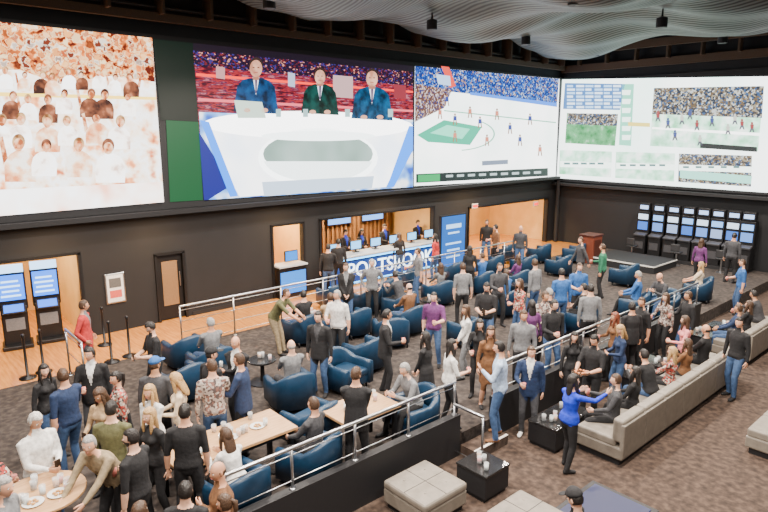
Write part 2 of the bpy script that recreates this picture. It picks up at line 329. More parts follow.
for i,(x,y) in enumerate(((668,123),(682,119),(697,125),(712,121),(728,129),(742,124),(675,135),(700,140),(658,116),(690,114),(735,119),(752,127))):
    c=em('br_fp%d'%(i%3),((.15,.2,.42),(.75,.75,.7),(.5,.15,.16))[i%3],.8)
    flat('football_player',[(x-2,y-2.6),(x+2,y-2.6),(x+1.5,y+1.5),(x-1.5,y+1.5)],3,c,'F'); flat('football_helmet',elp(x,y-3.8,1.3,1.4,n=8),3,c,'F')
    flat('football_legs',[(x-1.5,y+1.5),(x+1.5,y+1.5),(x+2.6,y+5.5),(x+1.4,y+5.5),(x,y+3),(x-1.6,y+5.5),(x-2.8,y+5.5)],3,em('br_fleg',(.25,.25,.3),.8),'F')
for (x0,x1,c) in ((560,612,foot),(616,675,foot),(679,752,fcrowd)):
    ya=150+(x0-560)*.03; yb=150+(x1-560)*.03; yc=174+(x1-560)*.066; yd=174+(x0-560)*.066
    flat('game_lower',[(x0,ya),(x1,yb),(x1-1,yc),(x0-1,yd)],1,c,'F')
    flat('game_lower_strip',[(x0,ya+11),(x1,yb+11),(x1,yb+17),(x0,ya+17)],2,em('br_lw',(.92,1,.95),1.4),'F')
    for k in range(5):
        xx=x0+4+k*(x1-x0-10)/5; flat('lower_text',[(xx,ya+12.5),(xx+6,ya+12.6),(xx+6,ya+14.6),(xx,ya+14.5)],3,em('br_ltx',(.25,.4,.4),.8),'F')
flat('scorebug_yellow',[(628,122),(650,123),(650,127),(628,126)],3,em('br_yl',(.9,.78,.3),1.0),'F')
flat('scorebug_dark',[(700,143),(757,147),(757,152),(700,148)],3,em('br_dk',(.08,.1,.1),.8),'F')
flat('lower_banner',[(680,170),(752,176),(751,184),(680,178)],3,em('br_lb',(.5,.85,.75),1.0),'F')
# ================================================================ LEFT WALL FURNISHINGS
def kiosk_mesh():
    mb=MB(); mb.box((0,0,.05),(.66,.62,.1),0,.02); mb.box((0,.1,.55),(.56,.4,.95),0,.03); mb.box((0,.14,1.4),(.62,.28,.95),0,.03)
    mb.box((0,-.02,1.50),(.54,.05,.62),1); mb.box((0,-.02,1.97),(.58,.07,.2),2,.01)
    for k in range(4): mb.box((-.02,-.05,1.3+k*.12),(.42-.06*(k%2),.01,.045),2)
    M=Matrix.Translation((0,-.13,1.0))@Matrix.Rotation(.7,4,'X'); mb.box((0,0,0),(.5,.3,.05),0,.01,M=M); mb.box((0,-.01,.03),(.42,.22,.01),1,M=M)
    mb.box((0,-.11,.6),(.4,.02,.3),3); return mb.mesh('betting_kiosk')
km=kiosk_mesh(); kmats=[BM,em('kiosk_screen',(.08,.36,.98),1.2),em('kiosk_sign',(.6,.8,1),1.5),mat('kiosk_grey',(.15,.15,.16))]
for px in (-22,17,51):
    p=WX(px,330,XL-.4); obj('betting_kiosk',km,kmats,(XL-.45,p.y,0),ang(-10))
p=WX(115,288,XL); nb=MB(); nb.box((0,0,0),(.03,.5,.8),0,.01); nb.box((.02,0,0),(.01,.42,.72),1); nb.box((.027,0,.15),(.004,.3,.25),2); nb.box((.027,0,-.15),(.004,.3,.2),3)
mk('framed_notice',nb,[CHR,mat('paper',(.8,.8,.78)),mat('ink',(.1,.1,.1)),mat('notice_red',(.6,.1,.08))],(XL+.02,p.y,p.z))
a,b,zt=ops[1]; d=MB(); w_=b-a-.08
d.box((0,0,zt/2),(.05,w_,zt-.05),0); d.box((.03,0,zt*.55),(.01,w_*.62,zt*.66),1); d.tube([(.07,w_*.38,.95),(.07,w_*.38,1.35)],[.015,.015],2,8)
mk('door_1',d,[BM,mat('door_glass_painted_glow',(.24,.14,.07),.15),CHR],(XL-.08,(a+b)/2,0))  # warm light from inside is painted into the opaque glass colour
a,b,zt=ops[3]; cn=MB(); ym=(a+b)/2; Lc=b-a-.1
cn.box((0,0,.5),(.55,Lc,1.0),0,.02); cn.box((.05,0,1.04),(.75,Lc+.06,.07),1,.015); cn.box((.29,0,.93),(.03,Lc,.05),2); cn.box((.285,0,.5),(.02,Lc*.98,.72),3); cn.box((.3,0,.1),(.03,Lc,.04),2)
cob=mk('sportsbook_counter',cn,[BM,mat('counter_top',(.45,.5,.55),.2),em('counter_led',(.25,.65,1),2.4),em('counter_blue',(.03,.16,.45),.6)],(XL+.1,ym,0))
def text(s,size,loc,rot,m,parent,ext=.01):
    cu=bpy.data.curves.new('lettering','FONT'); cu.body=s; cu.size=size; cu.extrude=ext; cu.align_x='CENTER'; cu.align_y='CENTER'; cu.materials.append(m)
    o=bpy.data.objects.new('lettering',cu); sc.collection.objects.link(o); o.rotation_euler=rot; o.location=loc; o.parent=parent; return o
text('SPORTSBOOK',.72,(.33,.0,.52),(math.pi/2,0,math.pi/2),em('letters_white',(.85,.95,1),2.0),cob)
for i in range(6):
    y=a+.6+i*(Lc-.8)/5; mo=MB(); mo.box((0,0,.25),(.04,.5,.32),0,.01); mo.box((.022,0,.25),(.004,.45,.27),1); mo.box((0,0,.05),(.04,.06,.1),0); mo.box((0,0,.01),(.16,.22,.02),0)
    mk('computer_monitor',mo,[BM,em('monitor_glow',(.35,.7,1),1.2)],(XL+.02,y,1.075))
bw=MB(); bw.box((0,0,1.6),(.08,Lc,3.2),0)
for i in range(int(Lc/.22)): bw.box((.06,-Lc/2+.1+i*.22,1.7),(.05,.09,3.0),1)
sh=[(-.35,.45),(.35,.45),(.38,.05),(.2,-.3),(0,-.48),(-.2,-.3),(-.38,.05)]
bw.add([(.12,x-Lc*.28,2.15+z) for x,z in sh],[list(range(7))],2); bw.add([(.125,x*.75-Lc*.28,2.15+z*.75) for x,z in sh],[list(range(7))],3)
bw.box((.13,-Lc*.28,2.2),(.01,.1,.4),2); bw.box((.13,-Lc*.28,2.2),(.01,.34,.08),2)
for y in (-Lc*.02,Lc*.3): bw.box((.14,y,2.0),(.05,1.2,.7),3,.01); bw.box((.17,y,2.0),(.004,1.1,.62),4)
mk('sportsbook_back_panel',bw,[mat('walnut',(.12,.06,.03),.5),mat('walnut_slat',(.3,.16,.07),.5),em('gold_shield',(1,.75,.35),1.0),BLK,em('backbar_tv',(.3,.55,.95),1.2)],(-18.6,ym,0))
a,b,zt=ops[2]; c2=MB(); c2.box((0,0,.5),(.5,b-a-.15,1.0),0,.02); c2.box((.02,0,1.03),(.6,b-a-.1,.06),1,.01); c2.box((.26,0,.5),(.02,(b-a)*.8,.7),2); c2.box((0,.1,1.3),(.05,.5,.35),3,.01); c2.box((.03,.1,1.3),(.01,.44,.3),2)
mk('service_counter',c2,[BM,mat('counter_top',(1,1,1)),em('panel_blue',(.08,.4,.85),.9),BLK],(XL,(a+b)/2,0))
p0=WX(440,215,XL+1.2); p1=WX(465,212,XL+1.2); bs=MB(); hh=2.1
bs.box((0,0,hh/2+.08),(.12,p1.y-p0.y,hh),0,.01); bs.box((.065,0,hh/2+.1),(.01,(p1.y-p0.y)*.93,hh*.94),1); bs.box((0,0,.04),(.5,p1.y-p0.y,.08),0,.01)
for k,(z,w) in enumerate(((1.75,.6),(1.5,.45),(1.1,.62),(.85,.5),(.6,.55))): bs.box((.073,0,z),(.004,(p1.y-p0.y)*w,.07 if k else .16),2)
mk('advertising_totem',bs,[BM,em('totem_blue',(.06,.28,.65),.75),em('totem_text',(.6,.8,1),1.0)],(XL+1.2,(p0.y+p1.y)/2,0))
def exitsign(loc,rz):
    e=MB(); e.box((0,0,0),(.36,.05,.2),0,.01); e.box((0,-.03,0),(.28,.01,.1),1); mk('exit_sign',e,[mat('sign_white',(.5,.5,.5)),em('exit_red',(1,.1,.05),1.6)],loc,rz)
p=WX(474,203,XL+.1); exitsign((XL+.15,p.y,p.z-.12),ang(0)); p=WX(533,201,XL); exitsign((XL+.15,p.y,p.z-.12),ang(0))
y0=wyc(549,230); y1=min(wyc(588,225),YF-.3); cu=MB(); n=60; vs=[];fs=[]
for i in range(n+1):
    y=y0+(y1-y0)*i/n; x=XL+.35+.09*math.sin(i*1.25)
    vs+= [(x,y,0.03),(x,y,2.95)]
for i in range(n): fs.append((2*i,2*i+2,2*i+3,2*i+1))
cu.add(vs,fs); mk('black_curtain',cu,[mat('curtain',(.012,.012,.014),.9)],smooth=True)
# ================================================================ RAILS
def rail(name,p0,p1,z0,zt,nr=4,post=1.3,m=CHR):
    p0=Vector(p0);p1=Vector(p1); L=(p1-p0).length; u=(p1-p0)/L; mb=MB(); k=max(1,round(L/post))
    for i in range(k+1):
        q=p0+u*L*i/k; mb.tube([(q.x,q.y,z0),(q.x,q.y,zt)],[.022,.022],0,8,cap=False); mb.lathe([(.05,0),(.05,.012)],0,10,(q.x,q.y,z0))
    mb.tube([(p0.x,p0.y,zt),(p1.x,p1.y,zt)],[.028,.028],0,8)
    for j in range(nr):
        z=z0+.12+(zt-z0-.22)*j/max(1,nr-1); mb.tube([(p0.x,p0.y,z),(p1.x,p1.y,z)],[.009,.009],0,6,cap=False)
    return mk(name,mb,[m],smooth=True)
rail('guardrail',(-13.75,wyc(165)*.9,0),(-13.75,19.9,0),0,1.05,4,1.5)
rail('guardrail',(-13.75,3.1,0),(-12.6,3.1,0),0,1.05,3,1.2)
rail('guardrail',(XE,2.9,0),(XE,7.3,0),.42,1.02,2,1.2)
rail('guardrail',(XE,8.4,0),(XE,17.6,0),.42,1.02,2,1.5)
rail('stair_handrail',(XE+.02,7.28,0),(-5.7,7.28,0),LOW,.62,1,.8)
simplebox('wall_knee_near',(XE-.06,2.8,LOW),(XE+.08,7.38,.42),BLK); simplebox('wall_knee_far',(XE-.06,8.35,LOW),(XE+.08,17.8,.42),BLK)
st=MB(); st.box((XE+.24,7.87,-.26),(.34,.9,.18),0); st.box((XE+.39,7.87,-.165),(.05,.9,.012),1); mk('step',st,[carpet2,mat('nosing',(.7,.65,.6))])
def stanch(x,y):
    mb=MB(); mb.lathe([(.17,0),(.17,.02),(.03,.05),(.025,.9),(.035,.92),(.035,.98),(.01,1.0)],0,14); mk('stanchion_post',mb,[BM],(x,y,0),smooth=True)
for px,py in ((112,362),(130,356),(44,372),(28,378),(105,345)):
    p=G(px,py); stanch(p.x,p.y)
# ================================================================ FURNITURE
navy=mat('navy_leather',(.008,.034,.075),.38,scale=12,bump=.1); taupe=mat('taupe_leather',(.20,.175,.145),.5,scale=10,bump=.1); woodt=noisemat('table_oak',[(.3,(.42,.23,.10)),(.7,(.60,.36,.18))],4,detail=6,rough=.4,stretch=(8,1,1))
def ushell(mb,w,d,t,hb,ha,z0,mi):
    path=[]
    for i in range(4): path.append((-w/2+t/2,-d/2+i*(d*.55)/3,ha))
    for i in range(1,9):
        a_=math.pi-math.pi*i/9; path.append(((w/2-t/2)*math.cos(a_)*1.0,d*.05+(d*.45-t/2)*math.sin(a_)**.8,ha+(hb-ha)*math.sin(a_)))
    for i in range(4): path.append((w/2-t/2,d*.05-i*(d*.55)/3,ha))
    vs=[];fs=[]; k=len(path)
    for i,(x,y,h) in enumerate(path):
        a=Vector(path[max(0,i-1)][:2]);b=Vector(path[min(k-1,i+1)][:2]); tt=(b-a).normalized(); nn=Vector((-tt.y,tt.x))
        for o_,z in ((-.5,z0),(-.5,h-.05),(-.3,h-.01),(0,h),(.3,h-.01),(.5,h-.05),(.5,z0)):
            vs.append((x+nn.x*o_*t,y+nn.y*o_*t,z))
    for i in range(k-1):
        for j in range(7):
            j2=(j+1)%7; fs.append((i*7+j,i*7+j2,(i+1)*7+j2,(i+1)*7+j))
    fs.append(tuple(range(7))[::-1]); fs.append(tuple((k-1)*7+j for j in range(7)))
    mb.add(vs,fs,mi)
def club():
    mb=MB(); ushell(mb,.86,.82,.13,.82,.6,.12,0); mb.box((0,-.03,.22),(.66,.68,.2),0,.03); mb.box((0,-.07,.375),(.6,.64,.15),0,.045,seg=3)
    for x in (-.33,.33):
        for y in (-.3,.26): mb.tube([(x,y,0),(x,y,.13)],[.02,.028],1,8,cap=False)
    return mb.mesh('club_chair',True)
cm=club()
chairs=[]
def chair(x,y,f,z=0,force=False):
    if not force:
        for (a,b) in chairs:
            if (a-x)**2+(b-y)**2<.8: return
        for (a,b) in standing:
            if (a-x)**2+(b-y)**2<.30: return
        if abs(x-XE)<.55 : return
    chairs.append((x,y)); obj('club_chair',cm,[navy,BM],(x,y,z),ang(f))
def sofa(name,n,x,y,f,z=LOW,mw=.8,back=True):
    mb=MB(); L=n*mw; mb.box((0,0,.06),(L-.1,.75,.12),1); mb.box((0,0,.22),(L,.88,.22),0,.03)
    for i in range(n):
        cx=-L/2+mw*(i+.5); mb.box((cx,-.07,.39),(mw-.02,.72,.16),0,.04,seg=3)
        if back: mb.box((cx,.32,.62),(mw-.02,.2,.42),0,.05,seg=3); mb.box((cx,.41,.45),(mw-.006,.08,.62),0,.02)
    mk(name,mb,[taupe,BLK],(x,y,z),ang(f),smooth=False)
def ottoman(x,y,z=LOW,w=1.0,d=1.0):
    mb=MB(); mb.box((0,0,.05),(w-.1,d-.1,.1),1); mb.box((0,0,.21),(w,d,.24),0,.03); mb.box((0,0,.38),(w+.01,d+.01,.14),0,.05,seg=3)
    for i in (-.5,.5):
        for j in (-.5,.5): mb.ell((i*w*.5,j*d*.5,.452),(.02,.02,.006),0)
    mb.box((0,0,.45),(w*.96,.008,.006),1); mb.box((0,0,.45),(.008,d*.96,.006),1)
    mk('tufted_ottoman',mb,[taupe,BLK],(x,y,z))
gm=MB(); gm.lathe([(.03,0),(.036,.005),(.038,.12),(.035,.12),(.03,.01)],0,12); gm.lathe([(.029,.012),(.034,.08)],1,12); gmesh=gm.mesh('drinking_glass',True)
GL=mat('glass_clear',(.85,.9,.92),.05,alpha=.35,var=0)
drinks=[mat('drink_amber',(.6,.25,.05),.2,var=0),mat('drink_clear',(.7,.75,.75),.1,var=0),mat('drink_cola',(.06,.02,.01),.2,var=0),mat('drink_red',(.5,.05,.04),.2,var=0)]
gmesh.materials.append(GL); gmesh.materials.append(drinks[0])
pm=MB(); pm.lathe([(.06,0),(.075,.004),(.12,.018),(.115,.02),(.07,.008)],0,18)
for k in range(5): pm.ell((.04*math.cos(k*1.3),.04*math.sin(k*1.3),.02),(.025,.02,.014),1,8,5)
pmesh=pm.mesh('dinner_plate',True); pmesh.materials.append(mat('porcelain',(.7,.7,.68),.2,var=0)); pmesh.materials.append(mat('food_fried',(.5,.25,.08),.6))
def glasses(x,y,z,n,sx,sy,plates=0):
    for i in range(n):
        obj('drinking_glass',gmesh,None,(x+random.uniform(-sx,sx),y+random.uniform(-sy,sy),z),0,slots=[GL,random.choice(drinks)])
    for i in range(plates):
        obj('dinner_plate',pmesh,None,(x+random.uniform(-sx,sx)*.9,y+sy*(-1+2*(i+.5)/plates),z),random.uniform(0,6))
def cube_table(x,y,z=LOW,w=.6,d=.6,h=.46,gl=4):
    mb=MB(); mb.box((0,0,.03),(w-.08,d-.08,.06),0); mb.box((0,0,h/2+.02),(w-.02,d-.02,h-.08),0,.01); mb.box((0,0,h-.02),(w,d,.04),1,.008)
    mk('cocktail_table',mb,[BLK,mat('black_gloss',(.015,.015,.016),.15)],(x,y,z)); glasses(x,y,z+h,gl,w*.3,d*.3)
def long_table(x,y,w,d,h=.75,z=0,rz=0,gl=6,pl=3):
    mb=MB(); mb.box((0,0,h-.025),(w,d,.05),0,.008); mb.box((0,0,h-.09),(w-.1,d-.1,.06),1)
    for sx in (-1,1):
        for sy in (-1,1): mb.box((sx*(w/2-.08),sy*(d/2-.08),(h-.1)/2),(.07,.07,h-.1),1)
    mk('dining_table',mb,[woodt,BM],(x,y,z),rz); glasses(x,y,z+h,gl,w*.38,d*.38,pl)
def round_table(x,y,r,h,z=0,gl=5,m=None,name='round_table',pl=0):
    mb=MB(); mb.lathe([(.28,0),(.28,.02),(.05,.05),(.04,h-.06),(.12,h-.04)],1,20); mb.lathe([(r-.01,h-.04),(r,h-.03),(r,h-.005),(r-.01,h)],0,28)
    mk(name,mb,[m or woodt,BM],(x,y,z),smooth=False); glasses(x,y,z+h,gl,r*.55,r*.55,pl)
obst=[]
long_table(-7.66,3.75,.82,1.9,gl=12,pl=3); obst.append((-7.66,3.75,.41,.95))
long_table(-7.15,5.85,.8,1.15,gl=8,pl=1); obst.append((-7.15,5.85,.4,.58))
p=G(42,492,1.0); round_table(p.x,p.y,.48,1.0,gl=10,pl=2); obst.append((p.x,p.y,.42,.42))
stab=[]
for px,py in ((262,360),(333,330),(330,375),(215,370),(430,300),(386,325),(480,285),(360,300),(310,315),(520,285)):
    stab.append(G(px,py,.5))
CH=((300,348,190),(296,392,175),(368,368,185),(188,366,180),(185,398,190),(392,345,150),(405,312,180),(440,298,180),(335,308,170),(368,312,180),(470,297,180),(505,290,190),(492,275,180),(525,275,180),(455,282,170),(275,352,0),(345,388,10),(420,320,350),(240,372,180),(440,330,180),(478,315,190),(540,262,180),(560,275,180),(410,288,180),(505,262,180),(540,290,180),(575,262,190),(590,300,180),(470,345,175),(388,300,180),(355,335,180),(330,355,190),(610,300,180),(625,285,180),(315,442,190))
SOF=[(7,-4.62,11.9),(4,-4.75,17.3),(5,-2.55,13.2),(4,-2.9,18.4),(3,-4.7,21.5)]
for n,x,y in SOF: sofa('sectional_sofa',n,x,y,180); obst.append((x,y,.46,n*.4))
ottoman(-5.62,5.85,w=.88,d=.9); p=G(527,512,.1); ottoman(p.x,p.y,w=.8,d=.8)
for px,py in ((482,489),(612,470),(645,398),(668,384),(745,505),(700,350),(735,345)):
    p=G(px,py,LOW); tx=max(XE+.45,p.x)
    if 8.9<p.y<19 and tx>-5.45: tx=-5.45
    cube_table(tx,p.y); obst.append((tx,p.y,.3,.3))
p=G(602,512,.1); mb=MB(); mb.box((0,0,.4),(1.0,1.3,.06),0,.01); mb.box((0,0,.2),(.7,1.0,.38),0); mb.box((0,0,.435),(.84,1.14,.012),1)
mk('video_gaming_table',mb,[BLK,em('gaming_screen',(.02,.09,.35),.4)],(p.x,p.y,LOW))
def slot():
    mb=MB(); mb.box((0,0,.4),(.5,.55,.8),0,.02); mb.box((0,.12,1.25),(.52,.34,1.1),0,.02); mb.box((0,-.07,1.2),(.40,.03,.34),1); mb.box((0,-.07,1.58),(.40,.03,.22),2); mb.box((0,.08,1.98),(.46,.24,.34),0,.03); mb.box((0,-.05,1.98),(.34,.02,.16),3)
    M=Matrix.Translation((0,-.2,.84))@Matrix.Rotation(.3,4,'X'); mb.box((0,0,0),(.5,.28,.08),4,.02,M=M)
    mb.box((0,-.285,.4),(.36,.01,.3),4); return mb.mesh('slot_machine')
sm=slot()
stm=MB(); stm.lathe([(.17,0),(.17,.02),(.03,.04),(.03,.5)],1,14); stm.box((0,0,.54),(.36,.34,.08),0,.03); stm.box((0,.17,.74),(.34,.05,.3),0,.03); stmesh=stm.mesh('slot_stool')
for i,px in enumerate((639,654,669,684,699,714,730,745)):
    x=WY(px,225,YF-.9).x
    c=((.15,.35,.8),(.3,.5,.9),(.5,.62,.85))[i%3]
    obj('slot_machine',sm,[BLK]*5,(x,YF-.5,.12),ang(270),slots=[BM,em('slot_a%d'%(i%3),c,.7),em('slot_b%d'%(i%2),((.8,.9,1),(.4,.65,1))[i%2],.9),em('slot_c',(.6,.75,1),1.0),mat('slot_deck',(.05,.05,.055),.3)])
    if i%3==0: obj('casino_stool',stmesh,[mat('black_vinyl',(.02,.02,.022),.5),CHR],(x,YF-1.35,0),ang(90))
x0_=WY(630,225,YF-.9).x; x1_=WY(752,225,YF-.9).x; simplebox('slot_machine_plinth',(x0_,YF-.95,0),(x1_,YF-.05,.12),BLK)
p=G(590,262); pd=MB(); pd.box((0,0,.55),(.55,.7,1.1),0,.02); pd.box((-.02,0,1.13),(.65,.8,.06),1,.01); pd.box((.28,0,.6),(.01,.5,.7),1)
mk('host_podium',pd,[mat('mahogany',(.16,.04,.02),.4),mat('mahogany_dark',(.07,.02,.012),.35)],(p.x,p.y,0))
q=G(630,268); sg=MB(); sg.box((0,0,.15),(2.6,2.0,.3),0,.01); sg.box((0,-1.005,.27),(2.6,.02,.05),1); sg.box((1.305,0,.27),(.02,2.0,.05),1); mk('stage_platform',sg,[DK,mat('stage_edge',(.7,.7,.66))],(q.x-.2,q.y+.6,0))
# ================================================================ PEOPLE
def ik(a,t,l1,l2,hint):
    a=Vector(a);t=Vector(t);d=t-a;L=max(min(d.length,(l1+l2)*.995),abs(l1-l2)+.03);u=d.normalized()
    ca=(l1*l1+L*L-l2*l2)/(2*l1*L);ca=max(-1,min(1,ca)); h=Vector(hint);h=(h-u*h.dot(u)).normalized()
    return a+u*l1*ca+h*l1*math.sqrt(1-ca*ca), a+u*L
POSE={
 'stand':dict(R=(-.25,-.04,.84),L=(.25,-.02,.84)),
 'hold':dict(R=(-.13,-.33,1.12),L=(.25,-.02,.84),cup='R'),
 'holdL':dict(R=(-.25,-.02,.84),L=(.15,-.33,1.15),cup='L'),
 'both':dict(R=(-.08,-.31,1.1),L=(.08,-.31,1.1),phone=1,hp=.35),
 'tray':dict(R=(-.13,-.36,1.08),L=(.13,-.36,1.08),tray=1,hp=.3),
 'clasp':dict(R=(-.05,-.2,.9),L=(.05,-.2,.9)),
 'cross':dict(R=(.13,-.22,1.2),L=(-.13,-.20,1.16),eh=(0,0,-1)),
 'pocket':dict(R=(-.22,-.08,.95),L=(.22,-.08,.95)),
 'point':dict(R=(-.3,-.52,1.42),L=(.2,-.36,1.3),curl=.2,FR=(-.13,.1,.08),FL=(.13,-.08,.08)),
 'walk':dict(R=(-.25,-.2,.9),L=(.25,.16,.88),FR=(-.09,.22,.12),FL=(.09,-.22,.08)),
 'lean':dict(lean=.6,R=(-.15,-.6,.95),L=(.15,-.6,.95),hy=.12),
 'wide':dict(R=(-.25,-.04,.86),L=(.12,-.3,1.25),FR=(-.17,0,.08),FL=(.17,-.03,.08)),
 'sit':dict(sit=1,R=(-.13,-.36,.66),L=(.13,-.36,.66)),
 'sith':dict(sit=1,R=(-.12,-.38,.9),L=(.15,-.36,.66),cup='R'),
 'sitf':dict(sit=1,lean=.35,R=(-.1,-.5,.80),L=(.1,-.5,.80),hp=.2),
}
def smooth(a,b,x):
    t=max(0,min(1,(x-a)/(b-a))); return t*t*(3-2*t)
def headpt(x,y,z):
    X=x*.076;Y=y*.097;Z=z*.12
    if z<0:
        k=(-z)**1.5; X*=1-.34*k
        if y<0: Y*=1-.10*k
        else: Y*=1-.30*k
    if y<0:
        Y*=1-.06*(1-abs(z))
        n=math.exp(-(X/.011)**2)*smooth(-.42,-.26,z)*(1-smooth(-.22,.16,z)); Y-=.024*n
        e=math.exp(-((abs(X)-.031)/.014)**2-((Z-.003)/.013)**2); Y+=.006*e
        br=math.exp(-((Z-.028)/.012)**2)*math.exp(-(X/.05)**2); Y-=.003*br
        ch=math.exp(-(X/.025)**2-((Z+.105)/.018)**2); Y-=.010*ch
        li=math.exp(-(X/.022)**2-((Z+.062)/.012)**2); Y-=.004*li
    return Vector((X,Y,Z))
def head(mb,M,hair,beard):
    nu,nv=28,22
    def grid(off,mi):
        vs=[];fs=[]
        for i in range(nv+1):
            ph=math.pi*i/nv-math.pi/2
            for j in range(nu):
                t=2*math.pi*j/nu-math.pi/2; d=(math.cos(ph)*math.cos(t),math.cos(ph)*math.sin(t),math.sin(ph))
                p=headpt(*d)
                if off: p=p+Vector(d)*off(*d)
                vs.append(p)
        for i in range(nv):
            for j in range(nu):
                j2=(j+1)%nu; fs.append([i*nu+j,i*nu+j2,(i+1)*nu+j2,(i+1)*nu+j])
        mb.add(vs,fs,mi,M)
    grid(None,0)
    for s_ in (-1,1):
        mb.ell((s_*.031,-.082,.003),(.012,.008,.0065),9,8,6,M); mb.ell((s_*.031,-.0885,.003),(.0045,.002,.0045),7,8,6,M)
        mb.box((s_*.031,-.0885,.022),(.026,.004,.0035),4,0,M=M)
        mb.ell((s_*.077,.008,-.005),(.008,.018,.031),0,8,8,M)
    mb.ell((0,-.089,-.062),(.021,.006,.005),10,10,6,M)
    def hn(x,y,z,lo):
        f=smooth(-.45,-.05,y); thr=.48*(1-f)+lo*f
        return smooth(thr-.06,thr+.08,z)
    if hair=='bald': grid(lambda x,y,z:-.012+.015*hn(x,y,z,-.45)*(1-smooth(.1,.25,z)) if y>-.4 else -.012,4)
    elif hair=='cap':
        grid(lambda x,y,z:-.012+.018*hn(x,y,z,-.5),4)
        grid(lambda x,y,z:-.014+.04*smooth(.22,.34,z),11); mb.ell((0,-.135,.045),(.07,.075,.008),11,14,6,M)
    else:
        th={'short':.022,'long':.032,'tail':.024}[hair]
        grid(lambda x,y,z:-.012+(th+.004*math.sin(9*x+4*z)*math.sin(7*y))*hn(x,y,z,-.50 if hair!='long' else -.95),4)
    if hair=='long':
        o=len(mb.v); mb.tube([(0,.035,.03),(0,.055,-.08),(0,.07,-.19),(0,.085,-.27),(0,.09,-.31)],[(.085,.055),(.094,.052),(.098,.045),(.08,.034),(.05,.02)],4,14,lat=(1,0,0))
        for s_ in (-1,1): mb.tube([(s_*.07,-.02,.03),(s_*.083,-.035,-.07),(s_*.085,-.055,-.17),(s_*.075,-.06,-.24)],[(.02,.03),(.021,.035),(.02,.03),(.01,.014)],4,8,lat=(1,0,0))
        for i in range(o,len(mb.v)): mb.v[i]=M@mb.v[i]
    if hair=='tail':
        o=len(mb.v); mb.tube([(0,.1,.05),(0,.14,.03),(0,.14,-.08),(0,.115,-.2)],[.022,.034,.03,.01],4,8)
        for i in range(o,len(mb.v)): mb.v[i]=M@mb.v[i]
    if beard: grid(lambda x,y,z:-.012+.020*smooth(.1,.3,-z)*smooth(.1,-.25,y)*(1-math.exp(-((z+.52)/.09)**2-(x/.35)**2)),4)
def hand(mb,w,d,side,curl):
    d=d.normalized(); hz=abs(d.z); th=Vector((0,-1,0))*hz+Vector((0,0,1))*(1-hz)
    u=(th-d*th.dot(d)).normalized(); n=d.cross(u)
    if n.dot(Vector((-side,0,0)))<0: n=-n
    def f(q): return [w+d*x+u*y+n*z for x,y,z in q]
    mb.tube(f([(-.03,0,0),(.0,0,0),(.045,0,.002),(.085,0,.004)]),[(.024,.02),(.027,.018),(.038,.017),(.036,.013)],0,10,lat=u)
    for o_,l in ((.029,.068),(.010,.078),(-.010,.072),(-.028,.055)):
        p=Vector((.085,o_,.004)); pts=[(p.x-.015,p.y,p.z),tuple(p)]; a=0
        for k,(fr,c) in enumerate(((.42,.7),(.32,1.2),(.26,.9))):
            a+=curl*c; p=p+Vector((math.cos(a),o_*.8,math.sin(a)))*l*fr; pts.append(tuple(p))
        mb.tube(f(pts),[.0095,.0092,.0085,.008,.006],0,6)
    mb.tube(f([(.02,.022,.004),(.045,.042,.012),(.075,.052,.022+curl*.015),(.095,.05,.03+curl*.03)]),[.013,.012,.0105,.007],0,6)
    return w+d*.075+n*.042
PC={}
